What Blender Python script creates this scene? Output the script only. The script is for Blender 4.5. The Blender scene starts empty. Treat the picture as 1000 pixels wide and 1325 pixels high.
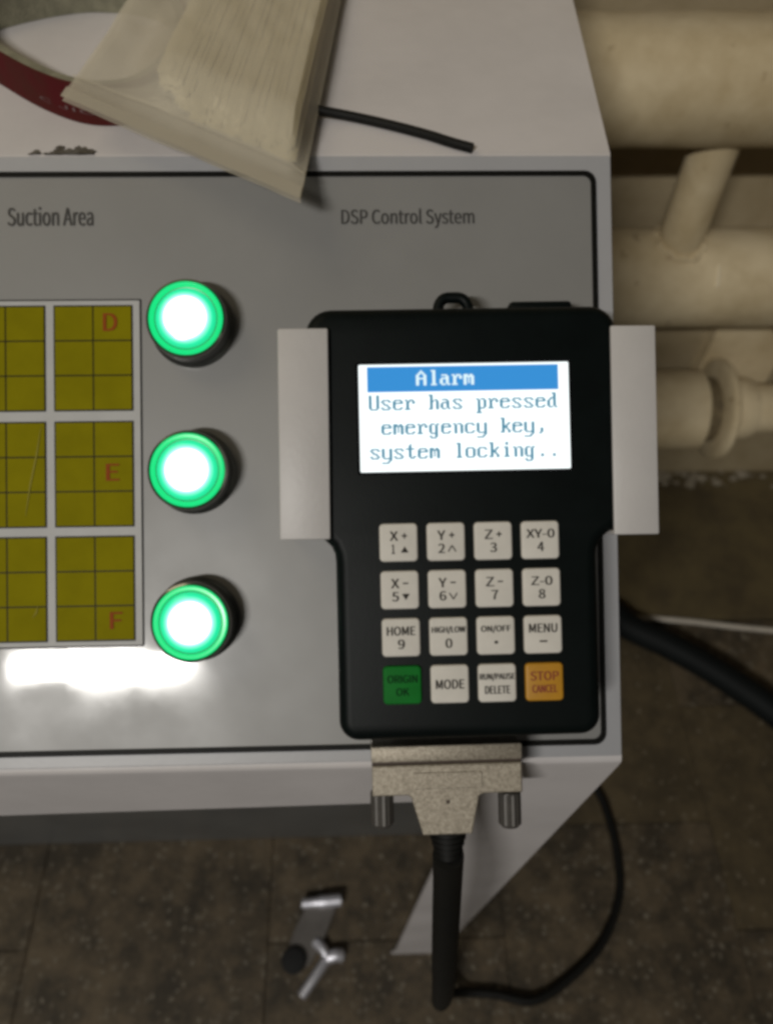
import bpy, bmesh, math, random
from mathutils import Vector, Matrix
random.seed(7)
rad = math.radians
sc = bpy.context.scene
COL = sc.collection

# ------------------------------------------------------------------ camera
F, CX, CY = 1000.0, 500.0, 662.5          # photograph pixels
T, DIST = rad(35), 0.294                  # slope of the control panel, distance to it
_X = Vector((.9996, .014, -.0267)).normalized()
_V = Vector((-.014, .9998, -.0155)); _V = (_V - _X * _X.dot(_V)).normalized()
_N = _X.cross(_V)
P2C = Matrix((_X, _V, _N)).transposed()   # panel axes -> camera axes
P2W = Matrix(((1, 0, 0), (0, math.cos(T), -math.sin(T)), (0, math.sin(T), math.cos(T))))
CP = P2C.transposed() @ Vector((0, 0, DIST))
C = P2W @ CP
RC = P2W @ P2C.transposed()
cam_d = bpy.data.cameras.new('camera')
cam = bpy.data.objects.new('camera', cam_d); COL.objects.link(cam)
cam.matrix_world = Matrix.Translation(C) @ RC.to_4x4()
cam_d.sensor_fit = 'HORIZONTAL'; cam_d.sensor_width = 36; cam_d.lens = 36
cam_d.clip_start = .01; cam_d.clip_end = 50
cam_d.dof.use_dof = True; cam_d.dof.focus_distance = .262; cam_d.dof.aperture_fstop = 13
sc.camera = cam

# ------------------------------------------------------------------ light
world = bpy.data.worlds.new('World'); sc.world = world; world.use_nodes = True
bg = world.node_tree.nodes['Background']
bg.inputs[0].default_value = (1.0, .92, .79, 1); bg.inputs[1].default_value = .038
def area(name, loc, target, sx, sy, watts, col):
    l = bpy.data.lights.new(name, 'AREA'); l.shape = 'RECTANGLE'; l.size = sx; l.size_y = sy
    l.energy = watts; l.color = col
    o = bpy.data.objects.new(name, l); COL.objects.link(o)
    o.location = loc
    z = (Vector(loc) - Vector(target)).normalized()
    x = (Vector((1, 0, 0)) - z * z.x).normalized(); y = z.cross(x)      # long side level with the panel's edge
    o.matrix_world = Matrix.Translation(loc) @ Matrix((x, y, z)).transposed().to_4x4()
    return o
# the ceiling lamp whose mirror image lies on the glossy panel
lamp_dir = Vector((-.340, -.723, .725)).normalized()
lp = Vector((-.105, -.049, -.035)) + lamp_dir * 3.0
area('ceiling_lamp', lp, (-.105, -.049, -.035), .66, .085, 47, (1, .97, .92))
# the broad ceiling lighting of the hall, to the left of the console
area('hall_lighting', (-1.3, .35, 1.95), (0, .1, -.1), 1.1, 1.1, 7, (1, .85, .57))
vs = sc.view_settings
vs.view_transform = 'Standard'; vs.look = 'None'; vs.exposure = 0; vs.gamma = 1; vs.use_curve_mapping = False
sc.render.engine = 'CYCLES'
sc.cycles.use_denoising = True
sc.cycles.pixel_filter_type = 'BLACKMAN_HARRIS'; sc.cycles.filter_width = 3.4
sc.cycles.max_bounces = 8; sc.cycles.transparent_max_bounces = 16

# ------------------------------------------------------------------ pixel -> place
def ray(x, y): return RC @ Vector(((x - CX) / F, (CY - y) / F, -1))
def pp(x, y, n=0.0):                       # pixel -> panel coordinates at height n over the panel
    d = P2W.transposed() @ ray(x, y); return CP + d * ((n - CP.z) / d.z)
def atz(x, y, z):
    d = ray(x, y); return C + d * ((z - C.z) / d.z)
def aty(x, y, Y):
    d = ray(x, y); return C + d * ((Y - C.y) / d.y)

# ------------------------------------------------------------------ materials
def mat(name, col, rough=.5, metal=0, spec=.5, var=0, vscale=40, col2=None, bump=0, bscale=300, coat=0, emit=None, estr=1, rvar=0):
    m = bpy.data.materials.new(name); m.use_nodes = True
    nt = m.node_tree; b = nt.nodes['Principled BSDF']
    b.inputs['Base Color'].default_value = (*col, 1)
    b.inputs['Roughness'].default_value = rough; b.inputs['Metallic'].default_value = metal
    b.inputs['Specular IOR Level'].default_value = spec
    b.inputs['Coat Weight'].default_value = coat; b.inputs['Coat Roughness'].default_value = .04
    tc = nt.nodes.new('ShaderNodeTexCoord')
    if var or col2:
        n = nt.nodes.new('ShaderNodeTexNoise'); n.inputs['Scale'].default_value = vscale
        n.inputs['Detail'].default_value = 6; n.inputs['Roughness'].default_value = .65
        nt.links.new(tc.outputs['Object'], n.inputs['Vector'])
        r = nt.nodes.new('ShaderNodeValToRGB')
        c2 = col2 or tuple(c * (1 - var) for c in col)
        r.color_ramp.elements[0].position = .35; r.color_ramp.elements[0].color = (*c2, 1)
        r.color_ramp.elements[1].position = .62; r.color_ramp.elements[1].color = (*col, 1)
        nt.links.new(n.outputs['Fac'], r.inputs['Fac'])
        nt.links.new(r.outputs['Color'], b.inputs['Base Color'])
    if rvar:
        n3 = nt.nodes.new('ShaderNodeTexNoise'); n3.inputs['Scale'].default_value = 25; n3.inputs['Detail'].default_value = 8
        nt.links.new(tc.outputs['Object'], n3.inputs['Vector'])
        mr = nt.nodes.new('ShaderNodeMapRange')
        mr.inputs['From Min'].default_value = .3; mr.inputs['From Max'].default_value = .7
        mr.inputs['To Min'].default_value = max(0, rough - rvar); mr.inputs['To Max'].default_value = rough + rvar
        nt.links.new(n3.outputs['Fac'], mr.inputs['Value']); nt.links.new(mr.outputs['Result'], b.inputs['Roughness'])
    if bump:
        n2 = nt.nodes.new('ShaderNodeTexNoise'); n2.inputs['Scale'].default_value = bscale; n2.inputs['Detail'].default_value = 4
        nt.links.new(tc.outputs['Object'], n2.inputs['Vector'])
        bp = nt.nodes.new('ShaderNodeBump'); bp.inputs['Strength'].default_value = bump; bp.inputs['Distance'].default_value = .001
        nt.links.new(n2.outputs['Fac'], bp.inputs['Height']); nt.links.new(bp.outputs['Normal'], b.inputs['Normal'])
    if emit:
        b.inputs['Emission Color'].default_value = (*emit, 1); b.inputs['Emission Strength'].default_value = estr
    return m

M = {}
M['paint'] = mat('white_paint', (.60, .57, .56), .42, var=.10, vscale=14, bump=.06, bscale=420, rvar=.08)
M['bracket'] = mat('bracket_paint', (.53, .51, .495), .45, var=.06, vscale=30, bump=.08, bscale=500)
M['plate'] = mat('shaded_slope_paint', (.36, .36, .37), .44, spec=.8, var=.06, vscale=20, bump=.05, bscale=400)  # white housing paint greyed, the slope's shade put into its colour
M['charcoal'] = mat('charcoal_paint', (.11, .11, .105), .32, var=.2, vscale=12, bump=.05)
M['line'] = mat('black_line', (.006, .006, .005), .5, spec=.12)
M['ink'] = mat('black_ink', (.035, .033, .03), .5)
M['mapwhite'] = mat('map_sheet', (.46, .46, .45), .55, var=.08, vscale=60)
M['yellow'] = mat('map_yellow', (.235, .205, .003), .7, spec=.04, var=.14, vscale=45, bump=.03)
M['red'] = mat('map_letter', (.27, .055, .008), .6, spec=.1)
M['black'] = mat('black_plastic', (.0030, .0052, .0050), .45, spec=.12, var=.25, vscale=90, bump=.03, bscale=900)
M['gloss'] = mat('black_window', (.005, .006, .007), .16, bump=.0)
M['key'] = mat('key_rubber', (.68, .65, .59), .6, spec=.3, var=.07, vscale=120, bump=.06, bscale=700)
M['keygreen'] = mat('key_green', (.008, .17, .022), .6, spec=.12, var=.12, vscale=120)
M['keyamber'] = mat('key_amber', (.50, .24, .012), .5, var=.1, vscale=120)
M['legend'] = mat('key_legend', (.025, .022, .018), .7, spec=.15)
M['legend_dark'] = mat('key_legend_dark', (.003, .035, .008), .7, spec=.1)
M['legend_red'] = mat('key_legend_red', (.22, .03, .01), .6)
M['legend_brown'] = mat('key_legend_brown', (.12, .05, .008), .6)
M['zinc'] = mat('zinc_hood', (.42, .375, .30), .48, metal=.5, col2=(.22, .19, .145), vscale=1100, bump=.2, bscale=2600)
M['seam'] = mat('seam_shadow_gap', (.05, .03, .02), .6)
M['screw'] = mat('knurled_screw', (.085, .078, .07), .5, metal=.3, var=.2, vscale=200)
M['rubber'] = mat('black_rubber', (.007, .007, .006), .6, spec=.2, var=.2, vscale=60, bump=.1)
M['hose'] = mat('black_hose', (.006, .008, .008), .65, spec=.18, var=.2, vscale=40, bump=.1)
M['chrome'] = mat('dark_chrome', (.33, .33, .31), .2, metal=1, var=.15, vscale=80)
M['collar'] = mat('button_collar', (.10, .105, .10), .36, metal=.75)
M['cream'] = mat('cream_pipe_paint', (.74, .62, .405), .45, col2=(.56, .445, .26), vscale=15, bump=.35, bscale=60, rvar=.1)
M['wall'] = mat('cream_wall', (.42, .345, .22), .7, col2=(.31, .245, .14), vscale=9, bump=.5, bscale=50)
M['border'] = mat('brown_floor_paint', (.125, .097, .048), .6, spec=.2, col2=(.078, .060, .034), vscale=16, bump=.2, bscale=120)
M['drip'] = mat('fresh_cream_paint', (.80, .70, .50), .4)
M['neck_shade_grime'] = mat('shaded_grimy_paint', (.20, .155, .085), .6, col2=(.11, .085, .05), vscale=60, bump=.3, bscale=200)  # grime on the neck, with the groove's shade put into its colour
M['debris'] = mat('plaster_debris', (.30, .26, .19), .9, var=.3, vscale=90)
M['scratch'] = mat('pale_scratch', (.29, .255, .05), .7, spec=.05)
M['grout'] = mat('tile_joint', (.052, .040, .026), .9, var=.3, vscale=60)
M['wire_white'] = mat('white_wire', (.55, .50, .42), .5, var=.12, vscale=60)
M['belt'] = mat('red_belt', (.085, .009, .011), .7, spec=.1, col2=(.07, .016, .012), vscale=60, bump=.15)
M['grit'] = mat('grey_green_grit', (.26, .245, .17), .9, col2=(.17, .16, .11), vscale=120, bump=.5, bscale=1200)
M['beltprint'] = mat('belt_print', (.16, .10, .10), .7)
M['tie'] = mat('nylon_tie', (.76, .68, .44), .5, var=.08, vscale=50)
M['steel'] = mat('bright_steel', (.78, .78, .84), .42, metal=.75, var=.1, vscale=150)
M['tubegrey'] = mat('grey_tube', (.20, .185, .17), .4, metal=.4, var=.2, vscale=60)
M['hole'] = mat('dark_bore', (.006, .006, .006), .8)
M['chip'] = mat('bare_metal_chip', (.075, .065, .05), .6, metal=.2, col2=(.16, .15, .13), vscale=260)
M['lcd_white'] = mat('lcd_backlight', (.02, .02, .02), .2, emit=(.93, 1.0, 1.0), estr=1.25)
M['lcd_blue'] = mat('lcd_bar', (.01, .02, .03), .2, emit=(.035, .27, .66), estr=1.0)
M['lcd_text'] = mat('lcd_text', (.01, .02, .02), .2, emit=(.075, .26, .38), estr=1.0)
M['lcd_title'] = mat('lcd_title_text', (.02, .02, .02), .2, emit=(.75, .95, 1.0), estr=1.0)
M['ring'] = mat('green_ring', (.0, .12, .05), .25, emit=(.008, .74, .21), estr=1.0)
M['groove'] = mat('green_groove', (.0, .10, .04), .3, emit=(.0, .46, .14), estr=.9)

nt = M['cream'].node_tree; b = nt.nodes['Principled BSDF']
tc = nt.nodes.new('ShaderNodeTexCoord'); nz = nt.nodes.new('ShaderNodeTexNoise'); nz.inputs['Scale'].default_value = 48; nz.inputs['Detail'].default_value = 5
nt.links.new(tc.outputs['Object'], nz.inputs['Vector'])
rp = nt.nodes.new('ShaderNodeValToRGB'); rp.color_ramp.elements[0].position = .66; rp.color_ramp.elements[0].color = (0, 0, 0, 1); rp.color_ramp.elements[1].position = .75; rp.color_ramp.elements[1].color = (.75, .75, .75, 1)
nt.links.new(nz.outputs['Fac'], rp.inputs[0])
mx = nt.nodes.new('ShaderNodeMix'); mx.data_type = 'RGBA'; old = b.inputs['Base Color'].links[0].from_socket
nt.links.new(rp.outputs[0], mx.inputs['Factor']); nt.links.new(old, mx.inputs['A']); mx.inputs['B'].default_value = (.26, .17, .08, 1)
nt.links.new(mx.outputs['Result'], b.inputs['Base Color'])
# panel overlay: glossy grey laminate with faint wear
m = mat('overlay_laminate', (.225, .222, .212), .45, spec=.85, var=.07, vscale=10, coat=.5, rvar=.05); M['overlay'] = m
m.node_tree.nodes['Principled BSDF'].inputs['Coat Roughness'].default_value = .035
nt = m.node_tree; b = nt.nodes['Principled BSDF']
tc = nt.nodes.new('ShaderNodeTexCoord'); nz = nt.nodes.new('ShaderNodeTexNoise'); nz.inputs['Scale'].default_value = 7; nz.inputs['Detail'].default_value = 3
bp = nt.nodes.new('ShaderNodeBump'); bp.inputs['Strength'].default_value = .2; bp.inputs['Distance'].default_value = .0012
nt.links.new(tc.outputs['Object'], nz.inputs['Vector']); nt.links.new(nz.outputs['Fac'], bp.inputs['Height'])
nt.links.new(bp.outputs['Normal'], b.inputs['Coat Normal'])
n2 = nt.nodes.new('ShaderNodeTexNoise'); n2.inputs['Scale'].default_value = 38; n2.inputs['Detail'].default_value = 7      # smears and dust on the laminate
mr2 = nt.nodes.new('ShaderNodeMapRange'); mr2.inputs['From Min'].default_value = .38; mr2.inputs['From Max'].default_value = .68; mr2.inputs['To Min'].default_value = .045; mr2.inputs['To Max'].default_value = .12
nt.links.new(tc.outputs['Object'], n2.inputs['Vector']); nt.links.new(n2.outputs['Fac'], mr2.inputs['Value']); nt.links.new(mr2.outputs[0], b.inputs['Coat Roughness'])

# lens: an LED glowing through a green diffuser, hottest over the LED
m = bpy.data.materials.new('lit_lens'); m.use_nodes = True; M['lens'] = m
nt = m.node_tree; b = nt.nodes['Principled BSDF']; b.inputs['Base Color'].default_value = (.05, .3, .18, 1); b.inputs['Roughness'].default_value = .2
tc = nt.nodes.new('ShaderNodeTexCoord'); sep = nt.nodes.new('ShaderNodeSeparateXYZ'); nt.links.new(tc.outputs['Object'], sep.inputs[0])
cmb = nt.nodes.new('ShaderNodeCombineXYZ'); nt.links.new(sep.outputs[0], cmb.inputs[0]); nt.links.new(sep.outputs[1], cmb.inputs[1])
ln = nt.nodes.new('ShaderNodeVectorMath'); ln.operation = 'LENGTH'; nt.links.new(cmb.outputs[0], ln.inputs[0])
mr = nt.nodes.new('ShaderNodeMapRange'); mr.inputs['From Max'].default_value = .0112; nt.links.new(ln.outputs['Value'], mr.inputs['Value'])
cr = nt.nodes.new('ShaderNodeValToRGB'); e = cr.color_ramp.elements
e[0].position = .0; e[0].color = (1, 1, 1, 1); e[1].position = 1.0; e[1].color = (0, .155, .05, 1)
for p, c in ((.60, (.95, 1, .98, 1)), (.72, (.13, .36, .27, 1)), (.86, (.0, .23, .11, 1))):
    x = e.new(p); x.color = c
nt.links.new(mr.outputs[0], cr.inputs[0]); nt.links.new(cr.outputs[0], b.inputs['Emission Color']); b.inputs['Emission Strength'].default_value = 3.4

# clear film of the bag
m = bpy.data.materials.new('clear_film'); m.use_nodes = True; M['film'] = m
nt = m.node_tree; nt.nodes.remove(nt.nodes['Principled BSDF']); out = nt.nodes['Material Output']
tr = nt.nodes.new('ShaderNodeBsdfTransparent'); tr.inputs[0].default_value = (.97, .96, .93, 1)
df = nt.nodes.new('ShaderNodeBsdfDiffuse'); df.inputs[0].default_value = (.66, .61, .50, 1)
gl = nt.nodes.new('ShaderNodeBsdfGlossy'); gl.inputs['Roughness'].default_value = .24
tc = nt.nodes.new('ShaderNodeTexCoord'); nz = nt.nodes.new('ShaderNodeTexNoise'); nz.inputs['Scale'].default_value = 70; nz.inputs['Detail'].default_value = 4
bp = nt.nodes.new('ShaderNodeBump'); bp.inputs['Strength'].default_value = .6; bp.inputs['Distance'].default_value = .002
nt.links.new(tc.outputs['Object'], nz.inputs['Vector']); nt.links.new(nz.outputs['Fac'], bp.inputs['Height']); nt.links.new(bp.outputs['Normal'], gl.inputs['Normal'])
m1 = nt.nodes.new('ShaderNodeMixShader'); m1.inputs[0].default_value = .55
nt.links.new(tr.outputs[0], m1.inputs[1]); nt.links.new(df.outputs[0], m1.inputs[2])
m2 = nt.nodes.new('ShaderNodeMixShader'); m2.inputs[0].default_value = .05
nt.links.new(m1.outputs[0], m2.inputs[1]); nt.links.new(gl.outputs[0], m2.inputs[2]); nt.links.new(m2.outputs[0], out.inputs[0])

# terrazzo tiles: stone chips in a binder whose tone differs by tile; the dark one also stands for shade under the console
def terrazzo(name, base, base2, chip, amount):
    m = bpy.data.materials.new(name); m.use_nodes = True
    nt = m.node_tree; b = nt.nodes['Principled BSDF']; b.inputs['Roughness'].default_value = .5; b.inputs['Specular IOR Level'].default_value = .35
    g = nt.nodes.new('ShaderNodeNewGeometry')
    n = nt.nodes.new('ShaderNodeTexNoise'); n.inputs['Scale'].default_value = 17; n.inputs['Detail'].default_value = 10; n.inputs['Roughness'].default_value = .82
    nt.links.new(g.outputs['Position'], n.inputs['Vector'])
    r = nt.nodes.new('ShaderNodeValToRGB'); r.color_ramp.elements[0].position = .42; r.color_ramp.elements[1].position = .60
    r.color_ramp.elements[0].color = (*base2, 1); r.color_ramp.elements[1].color = (*base, 1)
    nt.links.new(n.outputs['Fac'], r.inputs[0])
    v = nt.nodes.new('ShaderNodeTexVoronoi'); v.inputs['Scale'].default_value = 170; v.inputs['Randomness'].default_value = 1
    wn = nt.nodes.new('ShaderNodeTexNoise'); wn.inputs['Scale'].default_value = 160; nt.links.new(g.outputs['Position'], wn.inputs['Vector'])
    wa = nt.nodes.new('ShaderNodeVectorMath'); wa.operation = 'MULTIPLY_ADD'; wa.inputs[1].default_value = (.007, .007, .007)
    nt.links.new(wn.outputs['Color'], wa.inputs[0]); nt.links.new(g.outputs['Position'], wa.inputs[2]); nt.links.new(wa.outputs[0], v.inputs['Vector'])
    sep = nt.nodes.new('ShaderNodeSeparateColor'); nt.links.new(v.outputs['Color'], sep.inputs[0])
    lt = nt.nodes.new('ShaderNodeMath'); lt.operation = 'LESS_THAN'; lt.inputs[1].default_value = .40; nt.links.new(v.outputs['Distance'], lt.inputs[0])
    gt = nt.nodes.new('ShaderNodeMath'); gt.operation = 'LESS_THAN'; gt.inputs[1].default_value = amount; nt.links.new(sep.outputs[0], gt.inputs[0])
    mu = nt.nodes.new('ShaderNodeMath'); mu.operation = 'MULTIPLY'; nt.links.new(lt.outputs[0], mu.inputs[0]); nt.links.new(gt.outputs[0], mu.inputs[1])
    m3 = nt.nodes.new('ShaderNodeMath'); m3.operation = 'MULTIPLY'; nt.links.new(mu.outputs[0], m3.inputs[0]); nt.links.new(sep.outputs[1], m3.inputs[1])
    mx = nt.nodes.new('ShaderNodeMix'); mx.data_type = 'RGBA'
    nt.links.new(m3.outputs[0], mx.inputs['Factor']); nt.links.new(r.outputs[0], mx.inputs['A']); mx.inputs['B'].default_value = (*chip, 1)
    nt.links.new(mx.outputs['Result'], b.inputs['Base Color'])
    bp = nt.nodes.new('ShaderNodeBump'); bp.inputs['Strength'].default_value = .25; bp.inputs['Distance'].default_value = .002
    nt.links.new(n.outputs['Fac'], bp.inputs['Height']); nt.links.new(bp.outputs['Normal'], b.inputs['Normal'])
    return m
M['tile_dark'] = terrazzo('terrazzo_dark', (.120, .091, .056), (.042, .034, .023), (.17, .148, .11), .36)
M['tile_mid'] = terrazzo('terrazzo_mid', (.102, .076, .045), (.046, .036, .023), (.16, .135, .095), .28)
M['tile_brown'] = terrazzo('terrazzo_brown', (.108, .082, .045), (.062, .048, .028), (.17, .14, .095), .18)

# ------------------------------------------------------------------ mesh helpers
PANEL = P2W.to_4x4()
def link(name, me, material, parent=None):
    o = bpy.data.objects.new(name, me); COL.objects.link(o)
    if material and not me.materials: me.materials.append(material)
    if parent: o.parent = parent
    return o
class Thing:
    """an Empty at a thing's base; its parts are given in the coordinates of `frame`"""
    def __init__(s, name, label, cat, base, frame=None, group=None):
        s.base = Vector(base)
        s.o = bpy.data.objects.new(name, None); COL.objects.link(s.o); s.o.empty_display_size = .01
        s.o.matrix_world = (frame or Matrix.Identity(4)) @ Matrix.Translation(s.base)
        tag(s.o, label, cat, group)
    def part(s, name, bm, material, parent=None, smooth=False):
        me = finish(bm, name, smooth, -s.base)
        return link(name, me, material, parent or s.o)
def tag(o, label=None, cat=None, group=None, kind=None):
    if label: o['label'] = label
    if cat: o['category'] = cat
    if group: o['group'] = group
    if kind: o['kind'] = kind
def finish(bm, name, smooth=False, shift=None):
    if shift is not None: bmesh.ops.translate(bm, verts=bm.verts, vec=shift)
    bmesh.ops.recalc_face_normals(bm, faces=bm.faces)
    me = bpy.data.meshes.new(name); 
    if smooth:
        for f in bm.faces: f.smooth = True
        for ed in bm.edges:
            if len(ed.link_faces) == 2 and ed.calc_face_angle(0) > rad(38): ed.smooth = False
    bm.to_mesh(me); bm.free(); return me
def single(name, bm, material, base, label=None, cat=None, group=None, kind=None, smooth=False, frame=None):
    me = finish(bm, name, smooth, -Vector(base)); o = link(name, me, material)
    o.matrix_world = (frame or Matrix.Identity(4)) @ Matrix.Translation(Vector(base))
    tag(o, label, cat, group, kind); return o
def box(bm, a, b, bev=0, seg=2):
    vs_ = [bm.verts.new((x, y, z)) for x in (a[0], b[0]) for y in (a[1], b[1]) for z in (a[2], b[2])]
    fs = [bm.faces.new([vs_[i] for i in q]) for q in ((0, 1, 3, 2), (4, 6, 7, 5), (0, 4, 5, 1), (2, 3, 7, 6), (0, 2, 6, 4), (1, 5, 7, 3))]
    if bev:
        es = {e for f in fs for e in f.edges}
        bmesh.ops.bevel(bm, geom=list(es), offset=bev, segments=seg, profile=.5, affect='EDGES')
    return bm
def rrect(x0, y0, x1, y1, r, k=6):
    pts = []
    for cx, cy, a0 in ((x1 - r, y1 - r, 0), (x0 + r, y1 - r, 90), (x0 + r, y0 + r, 180), (x1 - r, y0 + r, 270)):
        for i in range(k + 1):
            a = rad(a0 + 90 * i / k); pts.append((cx + r * math.cos(a), cy + r * math.sin(a)))
    return pts
def inset(poly, d):
    n = len(poly); out = []
    A = sum(poly[i][0] * poly[(i + 1) % n][1] - poly[(i + 1) % n][0] * poly[i][1] for i in range(n))
    sg = 1 if A > 0 else -1
    for i in range(n):
        p, a, c = Vector(poly[i]), Vector(poly[i - 1]), Vector(poly[(i + 1) % n])
        t1, t2 = (p - a), (c - p)
        if t1.length < 1e-9: t1 = t2
        if t2.length < 1e-9: t2 = t1
        t1.normalize(); t2.normalize()
        n1 = Vector((-t1.y, t1.x)) * sg; n2 = Vector((-t2.y, t2.x)) * sg
        nn = (n1 + n2); k = nn.length
        nn = nn / k if k > 1e-6 else n1
        out.append(tuple(p + nn * (d / max(.35, nn.dot(n1)))))
    return out
def slab(bm, poly, z0, z1, r=0, seg=3):
    """prism over a polygon with a rounded upper edge"""
    rings = [(poly, z0)]
    if r:
        for i in range(seg + 1):
            a = rad(90 * i / seg); rings.append((inset(poly, r * (1 - math.cos(a))), z1 - r + r * math.sin(a)))
    else: rings.append((poly, z1))
    R = [[bm.verts.new((x, y, z)) for x, y in q] for q, z in rings]
    n = len(poly)
    for A, B in zip(R, R[1:]):
        for i in range(n): bm.faces.new((A[i], A[(i + 1) % n], B[(i + 1) % n], B[i]))
    bm.faces.new(R[-1]); bm.faces.new(list(reversed(R[0])))
    return bm
def lathe(bm, prof, c=(0, 0, 0), k=48, axis='Z', caps=True):
    R = []
    for r, h in prof:
        ring = []
        for i in range(k):
            a = 2 * math.pi * i / k; x, y = r * math.cos(a), r * math.sin(a)
            p = {'Z': (x, y, h), 'X': (h, x, y), 'Y': (x, h, y)}[axis]
            ring.append(bm.verts.new(Vector(p) + Vector(c)))
        R.append(ring)
    for A, B in zip(R, R[1:]):
        for i in range(k): bm.faces.new((A[i], A[(i + 1) % k], B[(i + 1) % k], B[i]))
    if caps:
        bm.faces.new(R[0]); bm.faces.new(R[-1])
    return bm
def spline(pts, k=10):
    P = [Vector(p) for p in pts]; P = [P[0] * 2 - P[1]] + P + [P[-1] * 2 - P[-2]]; out = []
    for i in range(1, len(P) - 2):
        for j in range(k):
            t = j / k; a, b_, c, d = P[i - 1], P[i], P[i + 1], P[i + 2]
            out.append(.5 * ((2 * b_) + (c - a) * t + (2 * a - 5 * b_ + 4 * c - d) * t * t + (3 * b_ - a - 3 * c + d) * t ** 3))
    out.append(P[-2]); return out
def tube(bm, path, r, k=14):
    n = len(path); rr = r if callable(r) else (lambda t: r)
    up = Vector((.31, .2, .93)); R = []
    prev = None
    for i, p in enumerate(path):
        t = (path[min(i + 1, n - 1)] - path[max(i - 1, 0)]).normalized()
        if prev is None: u = t.cross(up).normalized()
        else: u = (prev - t * prev.dot(t)).normalized()
        prev = u; w = t.cross(u); q = rr(i / (n - 1))
        R.append([bm.verts.new(p + (u * math.cos(2 * math.pi * j / k) + w * math.sin(2 * math.pi * j / k)) * q) for j in range(k)])
    for A, B in zip(R, R[1:]):
        for j in range(k): bm.faces.new((A[j], A[(j + 1) % k], B[(j + 1) % k], B[j]))
    bm.faces.new(R[0]); bm.faces.new(R[-1]); return bm
NB = bmesh.new
_txt = {}
try:                                        # the sans serif that ships with Blender, else its built-in face
    import os
    FONT = bpy.data.fonts.load(os.path.join(bpy.utils.system_resource('DATAFILES'), 'fonts', 'Noto Sans CJK Regular.woff2'))
except Exception: FONT = None
def text_mesh(s, bold=0.0):
    key = (s, bold)
    if key not in _txt:
        cu = bpy.data.curves.new('lettering', 'FONT'); cu.body = s; cu.size = 40; cu.resolution_u = 6; cu.offset = bold
        if FONT: cu.font = FONT
        o = bpy.data.objects.new('lettering', cu); COL.objects.link(o)
        bpy.context.view_layer.update()
        me = bpy.data.meshes.new_from_object(o.evaluated_get(bpy.context.evaluated_depsgraph_get()))
        vs_ = [v.co.copy() for v in me.vertices]; fs = [tuple(p.vertices) for p in me.polygons]
        bpy.data.objects.remove(o); bpy.data.curves.remove(cu); bpy.data.meshes.remove(me)
        _txt[key] = (vs_, fs)
    return _txt[key]
def text_fit(bm, s, x0, x1, y0, y1, z, bold=.0):
    vs_, fs = text_mesh(s)
    ax, bx = min(v.x for v in vs_), max(v.x for v in vs_); ay, by = min(v.y for v in vs_), max(v.y for v in vs_)
    for k_, dx in enumerate((0, -bold, bold) if bold else (0,)):
        _text_once(bm, vs_, fs, x0 + dx, x1 + dx, y0, y1, z + k_ * .00002, ax, bx, ay, by)
    return bm
def _text_once(bm, vs_, fs, x0, x1, y0, y1, z, ax, bx, ay, by):
    nv = [bm.verts.new((x0 + (v.x - ax) / (bx - ax) * (x1 - x0), y0 + (v.y - ay) / (by - ay) * (y1 - y0), z)) for v in vs_]
    for f in fs:
        try: bm.faces.new([nv[i] for i in f])
        except ValueError: pass
    return bm

# ------------------------------------------------------------------ the setting
ZF, WALL_Y = -.643, .5285
bm = NB(); box(bm, (-1.6, -.8, ZF - .06), (1.8, .285, ZF - .0018))
floor = single('floor', bm, M['grout'], (0, 0, ZF - .006), kind='structure')
rng = random.Random(3)
for ci in range(-6, 6):                                    # columns of tiles, staggered
    x0 = .364 + ci * .238
    off = -.066 if ci % 2 == 0 else .040
    for ri in range(-3, 3):
        y0 = off + ri * .238; y1 = min(y0 + .238, .285)
        if y1 - y0 < .03: continue
        g = .0004; bm = NB()
        box(bm, (x0 + g, y0 + g, ZF - .0035), (x0 + .238 - g, y1 - g, ZF + rng.uniform(-.0003, .0003)), .0006, 1)
        mt = M['tile_dark'] if (ci, ri) in ((-1, -1), (0, -1), (-2, 0), (-2, -1)) else M['tile_brown'] if (ci, ri) in ((0, 0), (1, 0)) else M['tile_dark'] if ci < -1 else rng.choice((M['tile_dark'], M['tile_mid'], M['tile_mid'], M['tile_brown']))  # columns under the console all get the dark tone, shade put into their colour
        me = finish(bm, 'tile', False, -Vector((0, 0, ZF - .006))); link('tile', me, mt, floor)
bm = NB(); box(bm, (-1.6, .287, ZF - .06), (1.8, WALL_Y + .05, ZF + .003), .001, 1)
single('floor_border', bm, M['border'], (0, .4, ZF), kind='structure')
bm = NB(); box(bm, (-1.6, WALL_Y, ZF + .0035), (1.8, WALL_Y + .08, .75))
single('wall', bm, M['wall'], (0, WALL_Y, ZF), 'cream painted wall behind the heating pipes', 'wall', kind='structure')

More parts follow.
